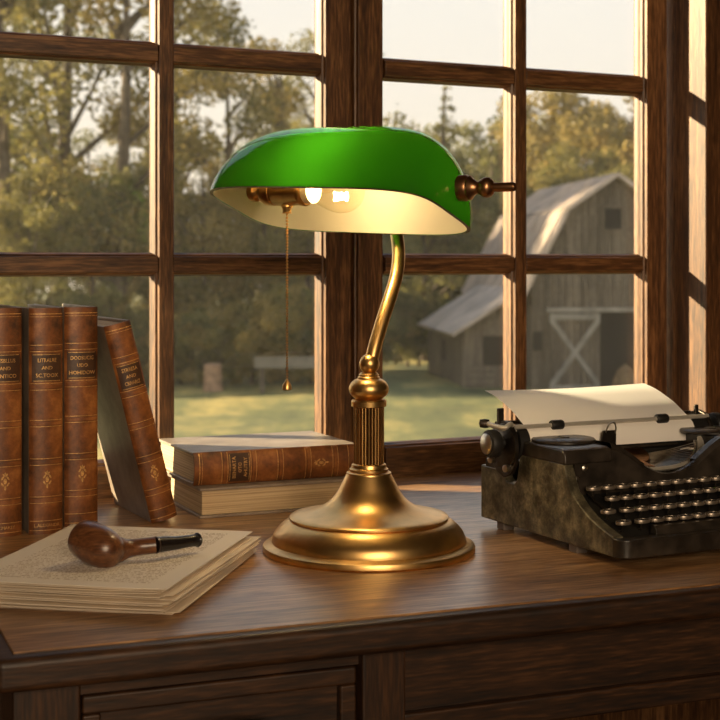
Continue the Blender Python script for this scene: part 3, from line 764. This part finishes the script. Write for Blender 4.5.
# rim joining the two layers
b = BM(); rimo = []; rimi = []
for k in range(200):
    t = 2*PI*k/200; n = SP['n']
    u_ = math.cos(t); v_ = math.copysign(max(0, 1-abs(u_)**n)**(1/SP['m']), math.sin(t))
    for off, L_ in ((0, rimo), (.0028, rimi)):
        L_.append(b.verts.new(Msh @ Vector(((SP['a']-off)*u_, (SP['b']-off)*v_, -.0004 if off else 0))))
for k in range(200): b.faces.new((rimo[k], rimo[(k+1) % 200], rimi[(k+1) % 200], rimi[k]))
obj('shade_rim', b, plain('dark_glass_edge', (.06, .05, .02), .2), shade, smooth=True)
# finial on the right end
R3 = Msh.to_3x3(); axl = (R3 @ Vector((1, 0, 0))); axl.z = 0; axl.normalize()
axl = Vector((axl.x+.15, axl.y+.1, 0)).normalized()
fc = P2(466, 188, 1.234)
fin = [(0, -.006), (.0112, -.006), (.0114, .0005), (.0104, .0025), (.0108, .004), (.0078, .0065), (.0056, .0095), (.0052, .0115)] + fine([(.0062, .0128), (.0082, .0160), (.0088, .0190), (.0080, .0222), (.0055, .0248)], 4) + [(.0040, .0255), (.0040, .0430), (.0034, .0445), (0, .0448)]
obj('finial', lathe(BM(), fin, 40, axis_m(fc, axl)), bronze, lamp, smooth=True, angle=40)['label'] = 'dark bronze turned finial'
# socket, bulb
sa = R3 @ Vector((1, 0, 0)); sa.z *= .3; sa.normalize()
bc_ = P2(341, 190, 1.300)
def al(dv): return bc_ + sa*dv
sk = [(0, -.104), (.0085, -.104), (.0092, -.1015), (.0092, -.0975), (.0065, -.0955), (.0055, -.0925), (.0085, -.0905), (.0112, -.0885), (.0130, -.0850), (.0134, -.0800), (.0134, -.0762), (.0128, -.0755), (.0128, -.0735), (.0136, -.0725), (.0136, -.0440), (.0142, -.0432), (.0142, -.0400), (.0130, -.0385), (0, -.0385)]
sock = obj('socket', lathe(BM(), sk, 48, axis_m(bc_, sa)), plain('socket_brass', (.50, .27, .09), .3, 1.0, .2, 60), lamp, smooth=True, angle=40)
obj('bulb_collar', lathe(BM(), [(0, -.0385), (.0118, -.0385), (.0118, -.031), (0, -.031)], 40, axis_m(bc_, sa)), plain('ivory_ceramic', (.75, .62, .38), .4), sock, smooth=True, angle=40)
bl = fine([(.0108, -.031), (.0125, -.026), (.0165, -.017), (.0200, -.0070), (.0210, .0015), (.0195, .0095), (.0150, .0160), (.0080, .0200)], 4) + [(.003, .0212), (0, .0214)]
bulb = obj('light_bulb', lathe(BM(), bl, 40, axis_m(bc_, sa)), bulb_glass, lamp, smooth=True, angle=60)
b = BM(); up = Vector((0, 0, 1)); sd2 = sa.cross(up).normalized()
zig = [al(-.012)+sd2*-.007+up*.002, al(-.002)+sd2*-.0075+up*.006, al(.003)+sd2*-.003+up*.001, al(.003)+sd2*.003+up*.006, al(-.002)+sd2*.0075+up*.001, al(-.012)+sd2*.007+up*.004]
zig = [al(.0055*math.sin(k*.9)) + sd2*(.0065*math.cos(k*.9)) + up*(.0035*math.sin(k*2.3)-.0058) for k in range(22)]
tube(b, spline(zig, 4), .0011, 8)
obj('filament', b, filament_m, bulb, smooth=True)
obj('filament_stem', tube(BM(), [al(-.031), al(-.012)], [.004, .0025], 10), bulb_glass, bulb, smooth=True)
pl_ = bpy.data.lights.new('bulb_light', 'POINT'); pl_.energy = 1.35; pl_.color = (1, .76, .44); pl_.shadow_soft_size = .008
po = link(bpy.data.objects.new('bulb_light', pl_), lamp); po.location = al(.002)
# pull chain
ch0 = al(-.062) + Vector((0, 0, -.0132))
obj('chain_guide', lathe(BM(), [(0, .003), (.0052, .003), (.0055, -.0015), (.0042, -.003), (.0038, -.0065), (.0048, -.0075), (0, -.0075)], 24, Matrix.Translation(ch0)), brass, sock, smooth=True, angle=40)
zend = P2(283, 379, LY+ch0.y).z
chn = thing('tmp', None, None); bpy.data.objects.remove(chn)
b = BM(); tube(b, [ch0+Vector((0, 0, -.006)), Vector((ch0.x, ch0.y, zend))], .00028, 6)
z = ch0.z-.0085; nb = 0
while z > zend:
    bmesh.ops.create_icosphere(b, subdivisions=1, radius=.0014, matrix=Matrix.Translation((ch0.x, ch0.y, z))); z -= .0029
pull = obj('pull_chain', b, cord_gold, lamp, smooth=True)
obj('chain_pull', lathe(BM(), [(0, .0005), (.0010, 0), (.0016, -.002), (.0036, -.0045), (.0043, -.0062), (.0043, -.0095), (.0036, -.0102), (0, -.0102)], 28, Matrix.Translation((ch0.x, ch0.y, zend))), brass, pull, smooth=True, angle=40)
# bracket joining arm to the back of the shade
obj('arm_bracket', lathe(BM(), [(0, -.010), (.011, -.010), (.012, -.004), (.009, .004), (0, .006)], 28, axis_m(arm_pts[-1], (.25, .85, .1))), brass, lamp, smooth=True, angle=40)

# ============================================================ TYPEWRITER (x = s to the right, y = t away, z above desk)
TO = Vector((.2165, 1.225, DESK))
tw = thing('typewriter', 'old black portable typewriter with worn paint and round keys, on the right of the desk', 'typewriter', TO, WA)
TWW = .240
SXm = Matrix(((0, 0, 1, 0), (1, 0, 0, 0), (0, 1, 0, 0), (0, 0, 0, 1)))   # outline (t,z) -> (y,z), extrude +x
side = [(.002, .008), (.2215, .008), (.2215, .060), (.181, .060), (.178, .053), (.172, .0495), (.160, .0495), (.156, .053), (.154, .060), (.150, .080), (.077, .078), (.072, .066), (.066, .055), (.052, .045), (.038, .037), (.022, .031), (.010, .0275), (.002, .0255)]
for (nm, x0) in (('side_panel', 0.0), ('side_panel', TWW-.011)):
    obj(nm, prism(BM(), side, .011, SXm @ Matrix.Translation((0, 0, x0))), tw_paint, tw, bevel=.0016, seg=3, angle=50)
# front lip: rounded corners
def rr_out(x0, x1, y0, y1, r, n=6):
    pts = []
    for (cx, cy, a0) in ((x1-r, y1-.0001, None), ):
        pass
    pts += [(x1, y1), (x0, y1)]
    for k in range(n+1):
        a = PI + PI/2*k/n; pts.append((x0+r+r*math.cos(a), y0+r+r*math.sin(a)))
    for k in range(n+1):
        a = 1.5*PI + PI/2*k/n; pts.append((x1-r+r*math.cos(a), y0+r+r*math.sin(a)))
    return pts
obj('front_lip', prism(BM(), rr_out(0, TWW, -.010, .004, .0125), .0160, Matrix.Translation((0, 0, .008))), black_metal, tw, bevel=.0022, seg=3, angle=50)
obj('base_plate', boxb(.011, TWW-.011, .004, .2205, .008, .0115), black_metal, tw)
obj('back_panel', boxb(.011, TWW-.011, .2160, .2210, .0115, .058), tw_paint, tw)
# fascia with a scooped top edge
UC = .120
def top_z(s):
    q = min(1, abs(s-UC)/.068); return .0630 + .0270*(q**2.2*(3-2*q) if q < 1 else 1)
b = BM(); N = 60; f0 = []; f1 = []; f2 = []; f3 = []
def top_t(s): return .0745+.018*min(1, abs(s-UC)/.068)*0
for k in range(N+1):
    s = .011+(TWW-.022)*k/N; z = top_z(s)
    f0.append(b.verts.new((s, .0735, .048))); f1.append(b.verts.new((s, .0765, z-.0015))); f2.append(b.verts.new((s, .0795, z))); f3.append(b.verts.new((s, .0835, z-.001)))
f4 = [b.verts.new((v.co.x, .0815, .048)) for v in f0]
for k in range(N):
    for A_, B_ in ((f0, f1), (f1, f2), (f2, f3), (f3, f4), (f4, f0)): b.faces.new((A_[k], A_[k+1], B_[k+1], B_[k]))
fa = obj('fascia', b, black_metal, tw, smooth=True, angle=50)
for (s, z) in ((.022, .0735), (.013, .0640)):
    obj('screw', lathe(BM(), [(.0030, 0), (.0030, .0012), (.0016, .0022), (0, .0023)], 16, axis_m((s, .0762, z), (0, -1, .05))), chrome, fa, smooth=True)
obj('key_backing', prism(BM(), [(.004, .0115), (.0735, .040), (.0735, .050), (.004, .020)], TWW-.022, SXm @ Matrix.Translation((0, 0, .011))), rubber, tw)
# top covers with ribbon spool lids
def cover(x0, x1, lids, inner):
    b = BM(); pts = [(.0735, .0775), (.0735, .0850), (.0755, .0895), (.081, .0915), (.150, .0915), (.1545, .0895), (.1555, .085), (.1555, .0775)]
    prism(b, pts, x1-x0, SXm @ Matrix.Translation((0, 0, x0)))
    c = obj('top_cover', b, black_metal, tw, bevel=.0022, seg=3, angle=35)
    l_ = obj('spool_lid', lathe(BM(), [(0, .0912), (.0285, .0912), (.0300, .0922), (.0300, .0938), (.0285, .0950), (.006, .0953), (.0055, .0962), (0, .0963)], 48, Matrix.Translation((lids, .1255, 0))), black_metal, c, smooth=True, angle=40)
    return c
cover(-.001, .0520, .0330, 1); cover(.1880, TWW+.001, .2070, -1)
for x0, x1, sg in ((.0520, .090, 1), (.150, .1880, -1)):      # shoulders sloping down into the type basket
    b = BM(); n = 14; ra = []; rb_ = []; rc = []
    for k in range(n+1):
        s = x0+(x1-x0)*k/n; z = top_z(s)+.0035*(1-abs((k/n if sg > 0 else 1-k/n)))
        dp = .1000+.03*abs((s-UC)/.068)**3 if sg > 0 else .0865
        ra.append(b.verts.new((s, .0755, z-.004))); rb_.append(b.verts.new((s, .0785, z+.001))); rc.append(b.verts.new((s, dp, z+.001)))
    rd_ = [b.verts.new((v.co.x, v.co.y, v.co.z-.008)) for v in rc]
    for k in range(n):
        for A_, B_ in ((ra, rb_), (rb_, rc), (rc, rd_)): b.faces.new((A_[k], A_[k+1], B_[k+1], B_[k]))
    obj('shoulder', b, black_metal, tw, smooth=True, angle=50)
# type basket
RXs = .064
def rim(ph, k_in=0.0, dz=0.0, dt=0.0):
    q = 1+math.sin(ph); return Vector((UC+(RXs-k_in)*math.cos(ph), .0855+.026*q+dt, .0650+.0245*q+dz))
b = BM(); NN = 40; o_ = []; i_ = []
for k in range(NN+1):
    ph = PI*1.02+(PI*.99)*k/NN; f = k/NN; wth = .0016+.0125*max(0, math.sin(PI*min(1, max(0, (f-.12)/.88))))**1.0*(.06+.94*f*f)
    o_.append(rim(ph, -.0005)); P = rim(ph, wth*abs(math.cos(ph))+.0005); P.z += wth*.55*(1-abs(math.cos(ph))); P.y += wth*.5; i_.append(P)
va = [b.verts.new(p) for p in o_]; vb = [b.verts.new(p) for p in i_]; vc = [b.verts.new(p+Vector((0, .002, -.0015))) for p in i_]; vd = [b.verts.new(p+Vector((0, .002, -.0015))) for p in o_]
for k in range(NN):
    for A_, B_ in ((va, vb), (vb, vc), (vc, vd), (vd, va)): b.faces.new((A_[k], A_[k+1], B_[k+1], B_[k]))
b.faces.new((va[0], vb[0], vc[0], vd[0])); b.faces.new((va[-1], vd[-1], vc[-1], vb[-1]))
obj('type_guard', b, pale_steel, tw, smooth=True, angle=40)['label'] = 'pale metal crescent around the type basket'
obj('basket_back', boxb(.052, .188, .1485, .1520, .050, .080), rubber, tw)
bk = obj('basket_floor', boxb(.050, .190, .086, .150, .052, .056), rubber, tw)
hub = Vector((UC, .148, .0720))
for k in range(34):
    ph = PI*1.06+(PI*.88)*k/33; a = rim(ph, .007, -.0005, .004); h = hub + Vector((.016*math.cos(ph), -.004, .006*math.sin(ph)))
    bar_ = obj('type_bar', tube(BM(), [h, (a+h)/2+Vector((0, 0, -.0015)), a], [.00055, .0005, .0006], 5), chrome if k > 12 else dark_steel, tw)
    obj('type_slug', box(BM(), -.0011, .0011, -.0012, .0012, -.0016, .0022, Matrix.Translation(a)), chrome, bar_)
# segment comb on the left of the basket
b = BM()
for k in range(18):
    ph = PI*1.08+PI*.42*k/18; a = rim(ph, .020, .001, .012); c = rim(ph, .034, .004, .035)
    tube(b, [a, c], .0009, 4)
obj('segment_comb', b, bronze, tw)
obj('segment_plate', lathe(BM(), [(0, 0), (.020, 0), (.020, .005), (0, .005)], 30, axis_m((UC, .143, .070), (0, -.4, 1))), bronze, tw, smooth=True, angle=40)
# vibrator / card holder bracket
b = BM(); prism(b, [(0, 0), (.016, 0), (.019, .010), (.019, .030), (.004, .030), (.000, .012)], .0015, Matrix(((1, 0, 0, .080), (0, 0, 1, .1335), (0, 1, 0, .068), (0, 0, 0, 1))))
vbk = obj('ribbon_bracket', b, dark_steel, tw)
obj('bracket_hole', lathe(BM(), [(.003, 0), (.003, .0004), (0, .0004)], 16, axis_m((.0905, .1334, .084), (0, -1, 0))), rubber, vbk)
obj('ribbon_loop', tube(BM(), spline([(.087, .134, .096), (.088, .130, .104), (.093, .129, .106), (.097, .131, .101), (.098, .134, .095)], 5), .0008, 8), chrome, vbk, smooth=True)
# carriage
PA = Vector((0, .158, .089))
def cyl(name, x0, x1, r, m, par, y=PA.y, z=PA.z, seg=40, ang=40): return obj(name, lathe(BM(), [(0, x0), (r, x0), (r, x1), (0, x1)], seg, axis_m((0, y, z), (1, 0, 0))), m, par, smooth=True, angle=ang)
car = obj('carriage_rail', boxb(-.010, .232, .160, .196, .062, .070), dark_steel, tw, bevel=.001)
obj('carriage_front_rail', boxb(.058, .182, .1440, .1480, .078, .094), black_metal, tw, bevel=.001)
cyl('platen', -.004, .222, .0165, rubber, tw)
for x in (-.012, .219):
    pts = [(.139, .072), (.148, .060), (.160, .056), (.172, .060), (.182, .070), (.186, .085), (.182, .098), (.172, .107), (.160, .110), (.149, .107), (.141, .098), (.138, .085)]
    obj('carriage_end_plate', prism(BM(), pts, .0045, SXm @ Matrix.Translation((0, 0, x))), dark_steel, tw, bevel=.001)
kp = [(0, -.032), (.0075, -.032), (.0100, -.0315), (.0124, -.0305), (.0132, -.0285), (.0132, -.0225), (.0122, -.0205), (.0080, -.0195), (.0050, -.020), (.0050, -.012), (0, -.012)]
kb = obj('platen_knob', lathe(BM(), kp, 48, axis_m((0, PA.y, PA.z), (1, 0, 0))), rubber, tw, smooth=True, angle=30)
obj('knob_cap', lathe(BM(), [(0, -.0345), (.0075, -.0340), (.0098, -.0325), (.0098, -.0312), (0, -.0312)], 32, axis_m((0, PA.y, PA.z), (1, 0, 0))), chrome, kb, smooth=True)
kp2 = [(a, .215-c) for a, c in kp]
kb2 = obj('platen_knob', lathe(BM(), kp2, 48, axis_m((0, PA.y, PA.z+.004), (1, 0, 0))), rubber, tw, smooth=True, angle=30)
# left end: return lever, rollers and small levers
lv = obj('return_lever', tube(BM(), spline([(-.006, .152, .104), (-.013, .146, .108), (-.020, .144, .1050), (-.024, .154, .1055), (-.026, .164, .107)], 6), [.0024]*25, 10), pale_steel, tw, smooth=True)
obj('lever_tip', lathe(BM(), [(0, -.004), (.0038, -.004), (.0045, 0), (.0038, .005), (0, .006)], 20, axis_m((-.027, .168, .1070), (-.8, .5, 0))), dark_steel, lv, smooth=True)
obj('line_space_gear', lathe(BM(), [(0, -.0075), (.0205, -.0075), (.0215, -.007), (.0215, -.004), (0, -.004)], 36, axis_m((-.006, PA.y, PA.z-.003), (1, 0, 0))), dark_steel, tw, smooth=True)
lp = obj('release_lever', boxb(-.014, -.007, .166, .169, .100, .121), dark_steel, tw, bevel=.001)
obj('release_lever', boxb(.216, .221, .160, .163, .098, .115), dark_steel, tw, bevel=.001)
obj('lower_bolt', lathe(BM(), [(0, 0), (.0035, 0), (.0035, .004), (0, .005)], 16, axis_m((-.013, .150, .066), (-1, -.2, 0))), chrome, tw, smooth=True)
obj('lower_bolt', lathe(BM(), [(0, 0), (.0035, 0), (.0035, .004), (0, .005)], 16, axis_m((-.016, .172, .072), (-1, -.2, 0))), chrome, tw, smooth=True)
obj('margin_rail', tube(BM(), [(-.008, .180, .105), (.226, .180, .105)], .002, 10), dark_steel, tw, smooth=True)
# paper bail
bail = obj('paper_bail', tube(BM(), [(-.008, .1475, .1045), (.222, .1475, .1045)], .0021, 14), pale_steel, tw, smooth=True)
obj('paper_bail', tube(BM(), [(-.006, .1500, .1010), (.220, .1500, .1010)], .0012, 10), pale_steel, tw, smooth=True)
for x in (.0400, .1640): obj('bail_roller', lathe(BM(), [(0, x-.0065), (.0042, x-.0065), (.0048, x-.005), (.0048, x+.005), (.0042, x+.0065), (0, x+.0065)], 24, axis_m((0, .1475, .1045), (1, 0, 0))), rubber, bail, smooth=True, angle=40)
for x in (-.008, .222): obj('bail_arm', tube(BM(), [(x, .1475, .1045), (x, .155, .098), (x, .166, .088)], .0018, 8), chrome, bail, smooth=True)
# sheet of paper in the platen: a thing of its own
pth = [(.1395, .083), (.1402, .090), (.1440, .0990), (.1515, .1047), (.1600, .1095), (.1740, .1172), (.1900, .1235), (.2060, .1288), (.2240, .1325)]
pp = spline([(0, a, c) for a, c in pth], 5); b = BM(); NXp = 10; th = .00025
gt = [[b.verts.new((.0065+.194*k/NXp, p.y, p.z + (.0 if p.y < .17 else -.0015*math.sin(PI*k/NXp)*(p.y-.17)/.05))) for k in range(NXp+1)] for p in pp]
gb = [[b.verts.new(v.co-Vector((0, -th*.6, th))) for v in row] for row in gt]
for i in range(len(pp)-1):
    for k in range(NXp):
        b.faces.new((gt[i][k], gt[i][k+1], gt[i+1][k+1], gt[i+1][k])); b.faces.new((gb[i][k], gb[i+1][k], gb[i+1][k+1], gb[i][k+1]))
    b.faces.new((gt[i][0], gt[i+1][0], gb[i+1][0], gb[i][0])); b.faces.new((gt[i][NXp], gb[i][NXp], gb[i+1][NXp], gt[i+1][NXp]))
for k in range(NXp):
    b.faces.new((gt[-1][k], gt[-1][k+1], gb[-1][k+1], gb[-1][k])); b.faces.new((gt[0][k], gb[0][k], gb[0][k+1], gt[0][k+1]))
ts = obj('typing_paper', b, sheet_blank, smooth=True, loc=TO, rz=WA); tag(ts, 'blank white sheet of paper rolled into the typewriter', 'paper')
# keys
def key_first():
    k = obj('key', lathe(BM(), [(0, -.0012), (.0048, -.0012), (.0048, .0008), (.0044, .0012), (0, .0010)], 24), keycap_m, tw, smooth=True, angle=40)
    obj('key_ring', lathe(BM(), [(.0048, -.0018), (.0055, -.0014), (.0057, .0003), (.0054, .0014), (.0048, .0014), (.0047, .0004)], 24), ring_m, k, smooth=True)
    obj('key_stalk', tube(BM(), [(0, 0, -.001), (0, .001, -.007), (0, .012, -.0105)], .0009, 6), dark_steel, k)
    return k
rows = [(.0220, .0615, .0572, 13), (.0312, .0460, .0498, 12), (.0150, .0300, .0420, 13), (.0195, .0140, .0345, 12)]
first = None
for ri, (s0_, t_, z_, n) in enumerate(rows):
    for k in range(n):
        s = s0_ + k*.0155 + (.0045 if ri >= 2 and k > 0 else 0)
        if s > TWW-.020: continue
        kk = key_first() if first is None else copy_tree(first, tw)
        if first is None: first = kk
        kk.location = (s, t_, z_)
        if k == 0 and ri in (0, 3): kk.scale = (1.35, .95, 1); kk['label'] = 'wider end key'
        kk.name = 'key'
sb = obj('space_bar', prism(BM(), [(.0015, .0230), (.0015, .0290), (.0035, .0312), (.0100, .0316), (.0105, .0230)], .150, SXm @ Matrix.Translation((0, 0, .045))), black_metal, tw, bevel=.0010, seg=2)
obj('shift_arm', tube(BM(), [(.020, .070, .054), (.020, .055, .046), (.024, .045, .040)], .0012, 8), dark_steel, tw, smooth=True)
for (s, t_) in ((.004, .185), (.004, .062), (TWW-.018, .185), (TWW-.018, .062)):
    obj('foot', boxb(s, s+.012, t_, t_+.013, 0, .0082), plain('grey_rubber', (.16, .13, .11), .6), tw, bevel=.001)
